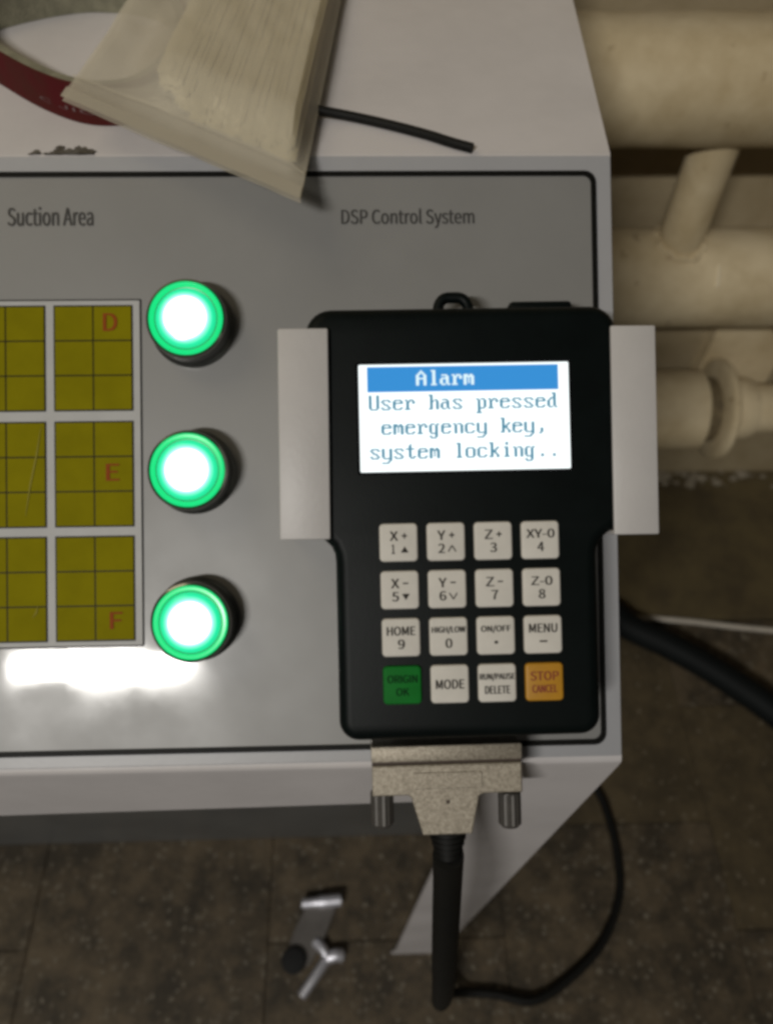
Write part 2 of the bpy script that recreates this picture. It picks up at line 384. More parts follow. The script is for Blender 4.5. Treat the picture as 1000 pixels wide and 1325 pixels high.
# ------------------------------------------------------------------ heating pipes
PY, PR = WALL_Y - .075, .0476
h = Thing('heating_register', 'cream painted heating pipes stacked along the wall behind the console', 'heating pipes', (.2, PY, ZF))
def lumpy(bm, amp=.0007, s=9):
    from mathutils import noise
    for v in bm.verts: v.co += Vector((0, noise.noise(v.co * s * 3), noise.noise(v.co * s * 3 + Vector((5, 2, 1))))) * amp
def pipe(z, x0, x1, r=PR):
    bm = NB(); n = int((x1 - x0) / .02)
    lathe(bm, [(r, x0 + (x1 - x0) * i / n) for i in range(n + 1)], (0, PY, z), 40, 'X'); lumpy(bm)
    return h.part('pipe', bm, M['cream'], smooth=True)
pipe(-.053 + .187, -.75, 1.35); pipe(-.053, -.75, 1.35); pipe(-.240, -.75, 1.35); pipe(-.428, -.75, .383)
for zc in (-.053, -.240):
    pass
def riser(x, z0, z1, r=.0205):
    bm = NB(); lathe(bm, [(r * 1.02, z0), (r, z0 + .02), (r, z1 - .02), (r * 1.02, z1)], (x, PY - .004, 0), 28, 'Z')
    o = h.part('riser', bm, M['cream'], smooth=True)
    bm = NB(); zz = z0 + .044
    pts = []
    for i in range(33):                                   # the weld bead where the riser meets the lower pipe
        a = 2 * math.pi * i / 32; rr = r + .0012 + .0010 * math.sin(a * 9) + .0006 * math.sin(a * 4)
        yy = rr * math.sin(a); dz = math.sqrt(max(0, PR ** 2 - (yy - .004) ** 2))
        pts.append(Vector((x + rr * math.cos(a), PY - .004 + yy, z0 + dz)))
    tube(bm, pts, lambda t: .0040 + .0010 * math.sin(t * 70), 8); h.part('weld_bead', bm, M['cream'], o, True)
riser(.289, -.240, -.053)
bm = NB(); tube(bm, [Vector((.322, PY - PR * math.cos(a), -.240 + PR * math.sin(a))) for a in (rad(52), rad(44), rad(36), rad(28))], lambda t: .0012 + .0010 * t, 8); h.part('paint_drip', bm, M['drip'], smooth=True)
# union at the end of the bottom pipe: groove, flange, hexagon nut, thinner pipe
UX, UZ = .383, -.428
bm = NB(); lathe(bm, [(PR * .99, UX - .001), (PR * .84, UX + .003), (PR * .80, UX + .008), (PR * .80, UX + .024)], (0, PY, UZ), 40, 'X'); h.part('end_neck', bm, M['neck_shade_grime'], smooth=True)
bm = NB(); lathe(bm, [(PR * .78, UX + .018), (PR * 1.16, UX + .019), (PR * 1.25, UX + .021), (PR * 1.25, UX + .027), (PR * 1.18, UX + .030), (PR * .7, UX + .031)], (0, PY, UZ), 48, 'X'); h.part('flange', bm, M['cream'], smooth=True)
bm = NB(); lathe(bm, [(PR * .66, UX + .030), (PR * .74, UX + .033), (PR * .78, UX + .042), (PR * .78, UX + .056), (PR * .72, UX + .064), (PR * .6, UX + .067)], (0, PY, UZ), 40, 'X'); h.part('collar', bm, M['cream'], smooth=True)
bm = NB(); lathe(bm, [(PR * .62, UX + .05), (PR * .62, 1.35)], (0, PY, UZ), 32, 'X'); h.part('thin_pipe', bm, M['cream'], smooth=True)
# iron bracket plate that carries the pipes on the wall
bm = NB()
for q in ((0, 0), ):
    pr = [(.40, -.345), (.455, -.345), (.492, -.385), (.492, -.50), (.40, -.50)]
    A = [bm.verts.new((x, WALL_Y - .018, z)) for x, z in pr]; B = [bm.verts.new((x, WALL_Y + .001, z)) for x, z in pr]
    bm.faces.new(A); bm.faces.new(B[::-1])
    for i in range(5): bm.faces.new((A[i], A[(i + 1) % 5], B[(i + 1) % 5], B[i]))
h.part('wall_bracket', bm, M['cream'])

# plaster crumbs fallen along the foot of the wall
bm = NB(); rng = random.Random(11)
for i in range(130):
    x = .40 + rng.gauss(0, .10) if i < 95 else rng.uniform(-.1, .9); y = WALL_Y - abs(rng.gauss(0, .012)) - .002; s = rng.uniform(.0015, .0065) if i < 95 else rng.uniform(.001, .003)
    ret = bmesh.ops.create_icosphere(bm, subdivisions=1, radius=s, matrix=Matrix.Translation((x, y, ZF + .003 + s * .35)) @ Matrix.Diagonal((1.5, 1, .6, 1)))
    for v in ret['verts']: v.co += Vector((rng.uniform(-1, 1), rng.uniform(-1, 1), rng.uniform(-.4, .4))) * s * .35
single('plaster_debris', bm, M['debris'], (.4, WALL_Y, ZF), 'pale plaster crumbs scattered along the foot of the wall', 'debris', kind='stuff')

# hose and white wire on the floor
hp = [atz(760, 782, ZF + .02), atz(815, 812, ZF + .02), atz(870, 838, ZF + .02), atz(930, 872, ZF + .02), atz(1000, 920, ZF + .02), atz(1080, 985, ZF + .02), atz(1180, 1080, ZF + .02)]
hp = [hp[0] + Vector((-.25, .10, 0))] + hp
bm = NB(); tube(bm, spline(hp), .0168, 20)
single('hose', bm, M['hose'], (.4, .2, ZF), 'thick black hose lying on the floor beside the console', 'hose', smooth=True)
wp = [atz(700, 806, ZF + .005), atz(760, 800, ZF + .005), atz(830, 800, ZF + .005), atz(890, 804, ZF + .005), atz(950, 811, ZF + .005), atz(1010, 817, ZF + .005), atz(1100, 828, ZF + .005), atz(1200, 850, ZF + .005)]
bm = NB(); tube(bm, spline(wp), .0036, 10)
single('white_wire', bm, M['wire_white'], (.5, .28, ZF), 'thin white wire on the brown floor behind the black hose', 'wire', smooth=True)

# ------------------------------------------------------------------ console
YF, ZE = -.0789, -.0553                   # front fold of the panel
YT, ZT = .1121, .0785                     # upper fold
UL, UR = -.560, .0885
V0, V1 = -.0964, .1368
con = Thing('control_console', 'white sheet metal control console with sloped grey panel and lit green buttons', 'console', (-.12, .02, ZF))
prof = []
fr = .0028                                # rounded front fold
n_p = Vector((-math.sin(T), math.cos(T))); cen = Vector((YF, ZE)) + Vector((fr, -fr * .55))
a0, a1 = math.atan2(n_p.y, n_p.x), math.pi
cc = Vector((YF + fr, ZE - .0019))
for i in range(7):
    a = a0 + (a1 - a0) * i / 6; prof.append((cc.x + fr * math.cos(a), cc.y + fr * math.sin(a)))
prof += [(YF, ZE - .006), (YF + .003, ZE - .006), (YF + .003, ZE - .04), (YT + .05, ZE - .075), (YT + .36, ZE - .075), (YT + .36, ZT), (YT + .0012, ZT), (YT, ZT - .0005)]
bm = NB()
def flare(y): return .067 * max(0, y - YT)
A = [bm.verts.new((UL - flare(y), y, z)) for y, z in prof]; B = [bm.verts.new((UR + flare(y), y, z)) for y, z in prof]
for i in range(len(prof)): bm.faces.new((A[i], A[(i + 1) % len(prof)], B[(i + 1) % len(prof)], B[i]))
bm.faces.new(A); bm.faces.new(B[::-1])
con.part('housing', bm, M['paint'], smooth=True)
# front plate: shallow apron that runs down into a leg at each end
xm = (UL + UR) / 2
right = [(UR, ZE - .006), (.0591, -.573 - .06), (.0555, ZF + .002), (.0110, ZF + .002), (.0148, -.625), (.0340, -.1035)]
left = [(2 * xm - x, z) for x, z in reversed(right)]
poly = right + [(-.167, -.1100)] + left
bm = NB(); A = [bm.verts.new((x, YF, z)) for x, z in poly]; B = [bm.verts.new((x, YF + .0025, z)) for x, z in poly]
bm.faces.new(A); bm.faces.new(B[::-1])
for i in range(len(poly)): bm.faces.new((A[i], A[(i + 1) % len(poly)], B[(i + 1) % len(poly)], B[i]))
con.part('front_plate', bm, M['paint'])
bm = NB(); box(bm, (UL + .03, YF + .112, ZF + .001), (.052, YT + .33, ZE - .05), .002, 1)
con.part('pedestal', bm, M['charcoal'])

# added plate: the slope's white paint, greyed to hold its shade
# parts on the slope are given in panel coordinates
def panel_part(name, bm, material, parent=None, smooth=False, origin=(0, 0, 0)):
    o = Vector(origin); me = finish(bm, name, smooth, -o); ob = link(name, me, material)
    w = PANEL @ Matrix.Translation(o)
    if parent is None:
        ob.parent = con.o; ob.matrix_basis = Matrix.Translation(-con.base) @ w
    else:
        ob.parent = parent; ob.matrix_basis = Matrix.Translation(o - Vector(parent['_o']))
    return ob
def keep(ob, o): ob['_o'] = tuple(o); return ob
q = pp(765, 226); bl = pp(0, 975); br_ = pp(777, 960)
bx1, by1, by0 = .0813, .1292, -.0885
bm = NB(); slab(bm, rrect(UL + .0002, V0 + .0022, UR - .0002, V1 - .0004, .0006, 3), -.0004, .0005, .0003, 2); panel_part('slope_shade_plate', bm, M['plate'])
bm = NB(); slab(bm, rrect(UL + .008, by0, bx1, by1, .004), .0001, .0008)
panel_part('overlay_sheet', bm, M['overlay'])
bm = NB(); O_, I_ = rrect(UL + .007, by0 - .0011, bx1 + .0011, by1 + .0011, .0045), rrect(UL + .0092, by0 + .0010, bx1 - .0011, by1 - .0010, .0030)
for z in (.0012,):
    a = [bm.verts.new((*p, z)) for p in O_]; b_ = [bm.verts.new((*p, z)) for p in I_]; c_ = [bm.verts.new((*p, .0001)) for p in O_]
    for i in range(len(a)):
        j = (i + 1) % len(a); bm.faces.new((a[i], a[j], b_[j], b_[i])); bm.faces.new((c_[i], c_[j], a[j], a[i]))
panel_part('border_line', bm, M['line'])
def caption(s, px0, px1, py0, py1, n=.0011, material=None):
    a, c = pp(px0, py1, n), pp(px1, py0, n); bm = NB(); text_fit(bm, s, a.x, c.x, a.y, c.y, n, .00012); return panel_part('caption', bm, material or M['ink'])
caption('Suction Area', 10, 120, 267, 292); caption('DSP Control System', 442, 613, 269, 295)

# map of the suction areas
gx1, gy1, gy0 = -.0918, .0815, -.0490
gx0 = gx1 - .0706
bm = NB(); slab(bm, rrect(gx0 - .0002, gy0 - .0002, gx1 + .0003, gy1 + .0003, .0004, 2), .0007, .0010); edge = bm
sm = keep(panel_part('suction_map', bm, M['line']), (0, 0, 0))
bm = NB(); slab(bm, rrect(gx0 + .0003, gy0 + .0004, gx1 - .0003, gy1 - .0003, .0003, 2), .0008, .00125); panel_part('map_sheet', bm, M['mapwhite'], sm)
rows = [(pp(120, b_).y, pp(120, t_).y) for t_, b_ in ((397, 531.5), (546.5, 681), (694.5, 828.5))]
gr0, gr1 = pp(72.5, 460).x, pp(172.5, 460).x; cw = (gr1 - gr0) / 2
for gi, gx in enumerate((gr0, pp(60, 460).x - 2 * cw)):
    for (ry0, ry1) in rows:
        bm = NB(); box(bm, (gx - .0003, ry0 - .0003, .0012), (gx + 2 * cw + .0003, ry1 + .0003, .0014)); panel_part('cell_backing', bm, M['line'], sm)
        ch = (ry1 - ry0) / 3
        for cx in range(2):
            for cy in range(3):
                bm = NB(); g = .00024
                box(bm, (gx + cx * cw + g, ry0 + cy * ch + g, .0013), (gx + (cx + 1) * cw - g, ry0 + (cy + 1) * ch - g, .0016), .00008, 1)
                panel_part('cell', bm, M['yellow'], sm)
for s, x0, x1, y0, y1 in (('D', 134, 151, 405, 428), ('E', 138, 154, 600, 622), ('F', 143, 158, 792, 814)):
    a, c = pp(x0, y1, .0017), pp(x1, y0, .0017); bm = NB(); text_fit(bm, s, a.x, c.x, a.y, c.y, .0018, .0002); panel_part('map_letter', bm, M['red'], sm)

def scratch(pts, w, n, parent=None):
    bm = NB(); P = [pp(x, y, n) for x, y in pts]; L = []
    for i, p in enumerate(P):
        d = (P[min(i + 1, len(P) - 1)] - P[max(i - 1, 0)]).normalized(); q = Vector((-d.y, d.x, 0)) * w * (.25 if i in (0, len(P) - 1) else 1)
        L.append((bm.verts.new((p.x + q.x, p.y + q.y, n)), bm.verts.new((p.x - q.x, p.y - q.y, n))))
    for a, b in zip(L, L[1:]): bm.faces.new((a[0], a[1], b[1], b[0]))
    return panel_part('scratch', bm, M['scratch'], parent)
scratch([(53, 552), (47, 590), (39, 628), (33, 668)], .00026, .0019, sm); scratch([(42, 800), (47, 793), (49, 784)], .0003, .0019, sm)
# illuminated push buttons
for s, px, py in (('D', 240, 411), ('E', 242, 608), ('F', 246, 806)):
    nb = .0135; c = pp(px, py, nb); o = Vector((c.x, c.y, 0))
    bm = NB(); lathe(bm, [(.0158, .0007), (.0158, .0022), (.0150, .0030), (.0146, .0034), (.0144, .0110), (.0146, .0118), (.0143, .0128), (.0137, .0131), (.0132, .0128)], o)
    btn = keep(panel_part('push_button', bm, M['collar'], None, True, o), o)
    btn['label'] = 'lit green round push button beside map square ' + s
    bm = NB(); lathe(bm, [(.0143, .0113), (.01462, .0120), (.0143, .0130), (.0136, .0134), (.0133, .0128)], o, 64, caps=False); panel_part('chrome_rim', bm, M['chrome'], btn, True, o)
    bm = NB(); lathe(bm, [(.0133, .0100), (.0133, .0132), (.0128, .0138), (.0119, .0137), (.0113, .0127), (.0113, .0100)], o, 64, caps=False); panel_part('lens_ring', bm, M['ring'], btn, True, o)
    bm = NB(); lathe(bm, [(.01133, .0100), (.01133, .0124), (.0109, .0131), (.0098, .0137), (.0080, .0143), (.0055, .0147), (.0025, .0149), (.0002, .0149)], o, 64); panel_part('lens', bm, M['lens'], btn, True, o)

# holder: two folded channels that grip the hand unit
NF = .0400
def channel(px0, px1, py0, py1, side):
    a, c = pp(px0, py1, NF), pp(px1, py0, NF); t = .0016
    bm = NB()
    if side < 0: xs = [(a.x, 0.0012), (a.x, NF), (c.x, NF), (c.x, NF - t), (a.x + t, NF - t), (a.x + t, .0012)]
    else: xs = [(c.x, .0012), (c.x, NF), (a.x, NF), (a.x, NF - t), (c.x - t, NF - t), (c.x - t, .0012)]
    A = [bm.verts.new((x, a.y, z)) for x, z in xs]; B = [bm.verts.new((x, c.y, z)) for x, z in xs]
    for i in range(6): bm.faces.new((A[i], A[(i + 1) % 6], B[(i + 1) % 6], B[i]))
    bm.faces.new(A); bm.faces.new(B[::-1])
    # folded lower tab that the unit stands on
    x0, x1 = (a.x + t, c.x) if side < 0 else (a.x, c.x - t)
    box(bm, (x0 + .0002, a.y + .0001, .0012), (x1 - .0006, a.y + t, NF - t - .0002))
    bmesh.ops.recalc_face_normals(bm, faces=bm.faces)
    es = [e for e in bm.edges if len(e.link_faces) == 2 and e.calc_face_angle(0) > 1]
    bmesh.ops.bevel(bm, geom=es, offset=.00065, segments=2, profile=.5, affect='EDGES')
    return panel_part('holder_bracket', bm, M['bracket'], None, True)
channel(362, 424, 424, 699, -1); channel(795, 848, 420, 692, 1)
# paint chipped off the upper fold
rng = random.Random(5); bm = NB()
for i in range(70):
    x = rng.uniform(38, 121) if i % 3 else rng.uniform(75, 120); y = 199.5 - abs(rng.gauss(0, 3.6)) * (1 if x > 75 else .45); c = atz(x, y, ZT + .0003)
    k = 9; w, hh = rng.uniform(.0008, .0024), rng.uniform(.0008, .0024)
    if x < 66: w *= .6; hh *= .7
    vv = [bm.verts.new((c.x + w * math.cos(2 * math.pi * j / k) * rng.uniform(.5, 1.3), max(YT + .0004, c.y + hh * math.sin(2 * math.pi * j / k) * rng.uniform(.5, 1.3)), ZT + .0002 + i * .000006)) for j in range(k)]
    bm.faces.new(vv)
con.part('paint_chip', bm, M['chip'])

# ------------------------------------------------------------------ hand-held controller
ND = .0370                                 # its front face over the panel
dth = rad(.45); dc = pp(604, 680, ND)
DEV = PANEL @ Matrix.Translation((dc.x, dc.y, 0)) @ Matrix.Rotation(dth, 4, 'Z')
DINV = Matrix.Rotation(-dth, 4, 'Z') @ Matrix.Translation((-dc.x, -dc.y, 0))
def dv(x, y, n=ND): return DINV @ pp(x, y, n)       # pixel -> controller coordinates
SP = (DIST - ND) / F
dev = Thing('handheld_controller', 'black handheld keypad controller with lit alarm screen in the white holder', 'controller', (0, -.0712, .006), DEV)
def smooth_poly(half):
    return half + [(-x, y) for x, y in reversed(half)]
S = SP
half = []
top, bot, wu, wl = 287 * S, -277 * S, 205 * S, 171 * S
def arc(cx, cy, r, d0, d1, k=7): return [(cx + r * math.cos(rad(d0 + (d1 - d0) * i / k)), cy + r * math.sin(rad(d0 + (d1 - d0) * i / k))) for i in range(k + 1)]
rb, rt = 26 * S, 34 * S
half += [(0, bot)] + arc(wl - rb, bot + rb, rb, -90, 0)
half += [(wl, bot + 120 * S), (wl, -45 * S)]
half += [(wl + 1 * S, -34 * S), (wl + 5 * S, -24 * S), (wl + 14 * S, -15 * S), (wl + 24 * S, -9 * S), (wu - 1.5 * S, -2 * S), (wu, 8 * S)]
half += [(wu, 100 * S), (wu, top - rt - 4 * S)] + arc(wu - rt, top - rt, rt, 0, 90) + [(0, top)]
outline = half + [(-x, y) for x, y in reversed(half[1:-1])]
bm = NB(); slab(bm, outline, .006, ND, .0042, 5)
dev.part('body', bm, M['black'], smooth=True)
# raised face plate round screen and keys
a, c = dv(447, 652), dv(755, 440)
# screen
a, c = dv(466.5, 611.5), dv(734.5, 468)
bm = NB(); slab(bm, rrect(a.x - .0010, a.y - .0010, c.x + .0010, c.y + .0010, .0008, 3), ND - .001, ND + .0003); dev.part('screen_frame', bm, M['gloss'])
bm = NB(); slab(bm, rrect(a.x, a.y, c.x, c.y, .0004, 3), ND - .001, ND + .0004); scr = dev.part('screen', bm, M['lcd_white'])
ax0, ay1 = dv(476, 476).x, dv(476, 476.5).y
pw = (dv(723, 540).x - ax0) / 128; ph = (ay1 - dv(600, 600.5).y) / 64
bm = NB(); slab(bm, [(ax0 - pw * .8, ay1 - 16.0 * ph), (ax0 + 128 * pw, ay1 - 16.0 * ph), (ax0 + 128 * pw, ay1 + ph * .6), (ax0 - pw * .8, ay1 + ph * .6)], ND, ND + .00046); dev.part('title_bar', bm, M['lcd_blue'], scr)
GL = {'A': (2, '10386CC6C6FEC6C6C6C6'), 'U': (2, 'C6C6C6C6C6C6C6C6C67C'), 'a': (5, '780C7CCCCCCC76'), 'c': (5, '7CC6C0C0C0C67C'),
      'd': (2, '1C0C0C3C6CCCCCCCCC76'), 'e': (5, '7CC6FEC0C0C67C'), 'g': (5, '76CCCCCCCCCC7C0CCC78'), 'h': (2, 'E060606C7666666666E6'),
      'i': (2, '1818003818181818183C'), 'k': (2, 'E06060666C78786C66E6'), 'l': (2, '3818181818181818183C'), 'm': (5, 'ECFED6D6D6D6C6'),
      'n': (5, 'DC666666666666'), 'o': (5, '7CC6C6C6C6C67C'), 'p': (5, 'DC66666666667C6060F0'), 'r': (5, 'DC7666606060F0'),
      's': (5, '7CC660380CC67C'), 't': (2, '103030FC30303030361C'), 'y': (5, 'C6C6C6C6C6C67E060CF8'), ',': (9, '18181830'), '.': (10, '1818')}
def lcd(line, col, s, material, z):
    bm = NB()
    for i, chx in enumerate(s):
        if chx == ' ': continue
        r0, hx = GL[chx]
        for r in range(len(hx) // 2):
            by = int(hx[2 * r:2 * r + 2], 16); k = 0
            while k < 8:
                if by >> (7 - k) & 1:
                    e_ = k
                    while e_ < 8 and by >> (7 - e_) & 1: e_ += 1
                    X0, X1 = ax0 + ((col + i) * 8 + k) * pw, ax0 + ((col + i) * 8 + e_) * pw
                    Y1 = ay1 - (line * 16 + r0 + r) * ph; Y0 = Y1 - ph
                    bm.faces.new([bm.verts.new(p) for p in ((X0, Y0, z), (X1, Y0, z), (X1, Y1, z), (X0, Y1, z))]); k = e_
                else: k += 1
    dev.part('screen_text', bm, material, scr)
lcd(0, 4, 'Alarm', M['lcd_title'], ND + .0006)
lcd(1, 0, 'User has pressed', M['lcd_text'], ND + .0006); lcd(2, 1, 'emergency key,', M['lcd_text'], ND + .0006); lcd(3, 0, 'system locking..', M['lcd_text'], ND + .0006)
# keys
k11, k14, k41 = dv(515.5, 702), dv(698, 698.5), dv(520.5, 886)
kdx = (k14 - k11) / 3; kdy = (k41 - k11) / 3
names = [[('X+', '1\u25b2'), ('Y+', '2\u2227'), ('Z+', '3'), ('XY-0', '4')], [('X-', '5\u25bc'), ('Y-', '6\u2228'), ('Z-', '7'), ('Z-0', '8')],
         [('HOME', '9'), ('HIGH/LOW', '0'), ('ON/OFF', '.'), ('MENU', '-')], [('ORIGIN', 'OK'), ('MODE', None), ('RUN/PAUSE', 'DELETE'), ('STOP', 'CANCEL')]]
hw = 24.6 * S
def tri(bm, cx, cy, r, up, z, solid=True):
    s = 1 if up else -1
    pts = [(cx - r, cy - s * r * .8), (cx + r, cy - s * r * .8), (cx, cy + s * r * .8)]
    if solid: bm.faces.new([bm.verts.new((*p, z)) for p in pts])
    else:
        for p_ in (pts[0], pts[1]):
            d = Vector(pts[2]) - Vector(p_); nn = Vector((-d.y, d.x)).normalized() * r * .16
            bm.faces.new([bm.verts.new((*(Vector(v) + w * nn), z)) for v, w in ((p_, 1), (p_, -1), (pts[2], -1), (pts[2], 1))])
for r in range(4):
    for c_ in range(4):
        p = k11 + kdx * c_ + kdy * r; x, y = p.x, p.y
        km = M['keygreen'] if (r, c_) == (3, 0) else M['keyamber'] if (r, c_) == (3, 3) else M['key']
        bm = NB(); slab(bm, rrect(x - hw, y - hw, x + hw, y + hw, 5.5 * S, 5), ND - .0012, ND + .0013, .0007, 3)
        ko = dev.part('key', bm, km, smooth=True)
        l1, l2 = names[r][c_]; z = ND + .00138; bm = NB()
        u = S
        wid = {1: 8, 2: 22, 3: 27, 4: 36, 5: 38, 6: 38, 8: 43, 9: 45}
        capw = 36 if l1 == 'MENU' else wid[len(l1)]
        if (r, c_) == (3, 1): text_fit(bm, l1, x - 18 * u, x + 18 * u, y - 6 * u, y + 6 * u, z, .00012)
        else:
            hgt = 11.5 if len(l1) < 5 else 10
            cy = (y + 8.5 * u) if r < 3 else (y + 8 * u)
            if l1 in ('X-', 'Y-', 'Z-', 'X+', 'Y+', 'Z+'):
                text_fit(bm, l1[0], x - 11 * u, x - 1 * u, cy - 6 * u, cy + 6 * u, z, .00012)
                for a_, b_, c2, d_ in ([(4, 11, -.9, .9)] + ([(6.6, 8.4, -3.5, 3.5)] if l1[1] == '+' else [])):
                    bm.faces.new([bm.verts.new(v) for v in ((x + a_ * u, cy + c2 * u, z), (x + b_ * u, cy + c2 * u, z), (x + b_ * u, cy + d_ * u, z), (x + a_ * u, cy + d_ * u, z))])
            else: text_fit(bm, l1, x - capw / 2 * u, x + capw / 2 * u, cy - hgt / 2 * u, cy + hgt / 2 * u, z, .00012)
            if l2:
                cy2 = y - 8.5 * u
                if l2 in ('.', '-'):
                    w_, h_ = (2.2, 1.8) if l2 == '.' else (5, 1.1)
                    bm.faces.new([bm.verts.new((x + sx * w_ * u, cy2 + sy * h_ * u, z)) for sx, sy in ((-1, -1), (1, -1), (1, 1), (-1, 1))])
                elif len(l2) == 2 and l2 != 'OK':
                    text_fit(bm, l2[0], x - (9 if l2[0] == '1' else 10) * u, x - 2 * u if l2[0] != '1' else x - 5.5 * u, cy2 - 6 * u, cy2 + 6 * u, z, .00012)
                    tri(bm, x + 7.5 * u, cy2 - .5 * u, 5 * u, l2[1] in '\u25b2\u2227', z, l2[1] in '\u25b2\u25bc')
                elif len(l2) == 1: text_fit(bm, l2, x - 4 * u, x + 4 * u, cy2 - 6 * u, cy2 + 6 * u, z, .00012)
                else:
                    w_ = {'OK': 8, 'DELETE': 16, 'CANCEL': 16}[l2]; text_fit(bm, l2, x - w_ * u, x + w_ * u, cy2 - 5 * u, cy2 + 5 * u, z, .00012)
        lm = M['legend_dark'] if (r, c_) == (3, 0) else M['legend_red'] if (r, c_) == (3, 3) else M['legend']
        dev.part('legend', bm, lm, ko)
# hanging loop and the raised cap on the upper end
a = dv(586, 400, .022)
pth = [Vector((a.x + dx * S, a.y + dy * S, .022)) for dx, dy in ((-21, -14), (-21, -2), (-18, 9), (-11, 15), (0, 16), (11, 15), (18, 9), (21, -2), (21, -14))]
bm = NB(); tube(bm, spline(pth, 5), 7.6 * S, 12); dev.part('hanging_loop', bm, M['black'], smooth=True)
a, c = dv(660, 412, .021), dv(741, 387, .021)
bm = NB(); box(bm, (a.x, a.y, .012), (c.x, c.y, .0205), .0014, 2); dev.part('port_cap', bm, M['black'], smooth=True)

# ------------------------------------------------------------------ data cable with its metal plug
NC = .021
def dn(x, y, n=NC): return DINV @ pp(x, y, n)
a, c = dn(481, 1020), dn(671, 956)
SC = (DIST - NC) / F
cab = Thing('data_cable', 'black data cable with tan metal plug screwed into the keypad controller', 'cable', (a.x + .026, a.y, NC - .009), DEV)
t0, t1 = NC - .009, NC + .006
y1, ys = c.y, dn(576, 980).y
bm = NB(); box(bm, (a.x, ys + .0002, t0 + .001), (c.x, y1, t1 - .0006), .0006, 2); cab.part('face_plate', bm, M['zinc'], smooth=True)
bm = NB(); box(bm, (a.x + .0004, ys - .0007, t0 + .002), (c.x - .0004, ys + .0004, t1 - .0012)); cab.part('seam', bm, M['seam'])
mx = (a.x + c.x) / 2
yw, yb = dn(576, 1021).y, dn(576, 1072).y
hh = [(a.x + .0002, ys - .0006), (a.x + .0002, yw), (mx - 50 * SC, yw), (mx - 46 * SC, yw - 3 * SC), (mx - 32 * SC, yb), (mx + 30 * SC, yb), (mx + 40 * SC, yw - 3 * SC), (mx + 46 * SC, yw), (c.x - .0002, yw), (c.x - .0002, ys - .0006)]
bm = NB(); slab(bm, hh, t0, t1, .0006, 2); hood = cab.part('connector_hood', bm, M['zinc'])
bm = NB(); slab(bm, rrect(mx - 43 * SC, dn(576, 1013).y, mx + 44 * SC, dn(576, 992).y, .0004, 3), t1 - .001, t1 + .00035, .0003, 2); cab.part('label_plate', bm, M['zinc'], hood)
bm = NB(); lathe(bm, [(.0007, t1 - .0005), (.0007, t1 + .00012)], (mx, dn(576, 1030).y, 0), 14, 'Z'); cab.part('rivet_hole', bm, M['seam'], hood)
for px in (494, 660):
    p0, p1 = dn(px, 1021), dn(px, 1074)
    bm = NB(); prof_ = [(.0014, 0), (.0014, -.0016), (.0038, -.0017), (.0041, -.0024), (.0041, (p1.y - p0.y) + .0014), (.0030, (p1.y - p0.y) + .0002), (.0019, (p1.y - p0.y))]
    k = 28; lathe(bm, prof_, (p0.x, p0.y + .0004, NC - .002), k, 'Y')
    for i, v in enumerate(bm.verts):
        if (i % k) % 2 and abs(Vector((v.co.x - p0.x, v.co.z - NC + .002)).length - .0041) < 1e-4:
            v.co.x = p0.x + (v.co.x - p0.x) * .93; v.co.z = NC - .002 + (v.co.z - NC + .002) * .93
    cab.part('thumbscrew', bm, M['screw'], smooth=False)
# strain relief with ribs
yb2 = dn(576, 1112).y; bm = NB()
pr_ = [(24 * SC, yb + .0008)]
nr = 5
for i in range(nr):
    ya = yb - (yb - yb2) * i / nr; yz = yb - (yb - yb2) * (i + .72) / nr; rr = (26 - 2.2 * i) * SC
    pr_ += [(rr, ya), (rr * .98, yz), (rr * .86, yz - .0002), (rr * .86, ya - (yb - yb2) / nr)]
lathe(bm, pr_, (mx + .0004, 0, NC - .0015), 28, 'Y'); cab.part('strain_relief', bm, M['rubber'], smooth=True)
# cord: leaves the plug along the slope, sags, drops to the floor and loops over the tiles
toD = DEV.inverted()
start = Vector((mx + .0004, yb2 + .001, NC - .0015))
def ap(x, y, depth): return toD @ (C + ray(x, y) * depth)
pts = [start, ap(579, 1140, .292), ap(577, 1190, .310), ap(575, 1240, .335), ap(574, 1272, .365), ap(572, 1289, .41), ap(570, 1296, .48), ap(571, 1296, .60), ap(573, 1294, .72)]
pts += [toD @ atz(577, 1287, ZF + .03), toD @ atz(600, 1285, ZF + .008), toD @ atz(640, 1287, ZF + .006), toD @ atz(690, 1295, ZF + .006), toD @ atz(735, 1268, ZF + .006), toD @ atz(778, 1222, ZF + .006), toD @ atz(800, 1165, ZF + .006), toD @ atz(800, 1115, ZF + .006), toD @ atz(788, 1060, ZF + .006), toD @ atz(770, 1020, ZF + .006), toD @ atz(730, 980, ZF + .006), toD @ atz(660, 950, ZF + .006)]
bm = NB(); tube(bm, spline(pts, 12), lambda t: .0056 if t < .36 else .0056 - .0012 * min(1, (t - .36) / .1), 16); cab.part('cord', bm, M['rubber'], smooth=True)

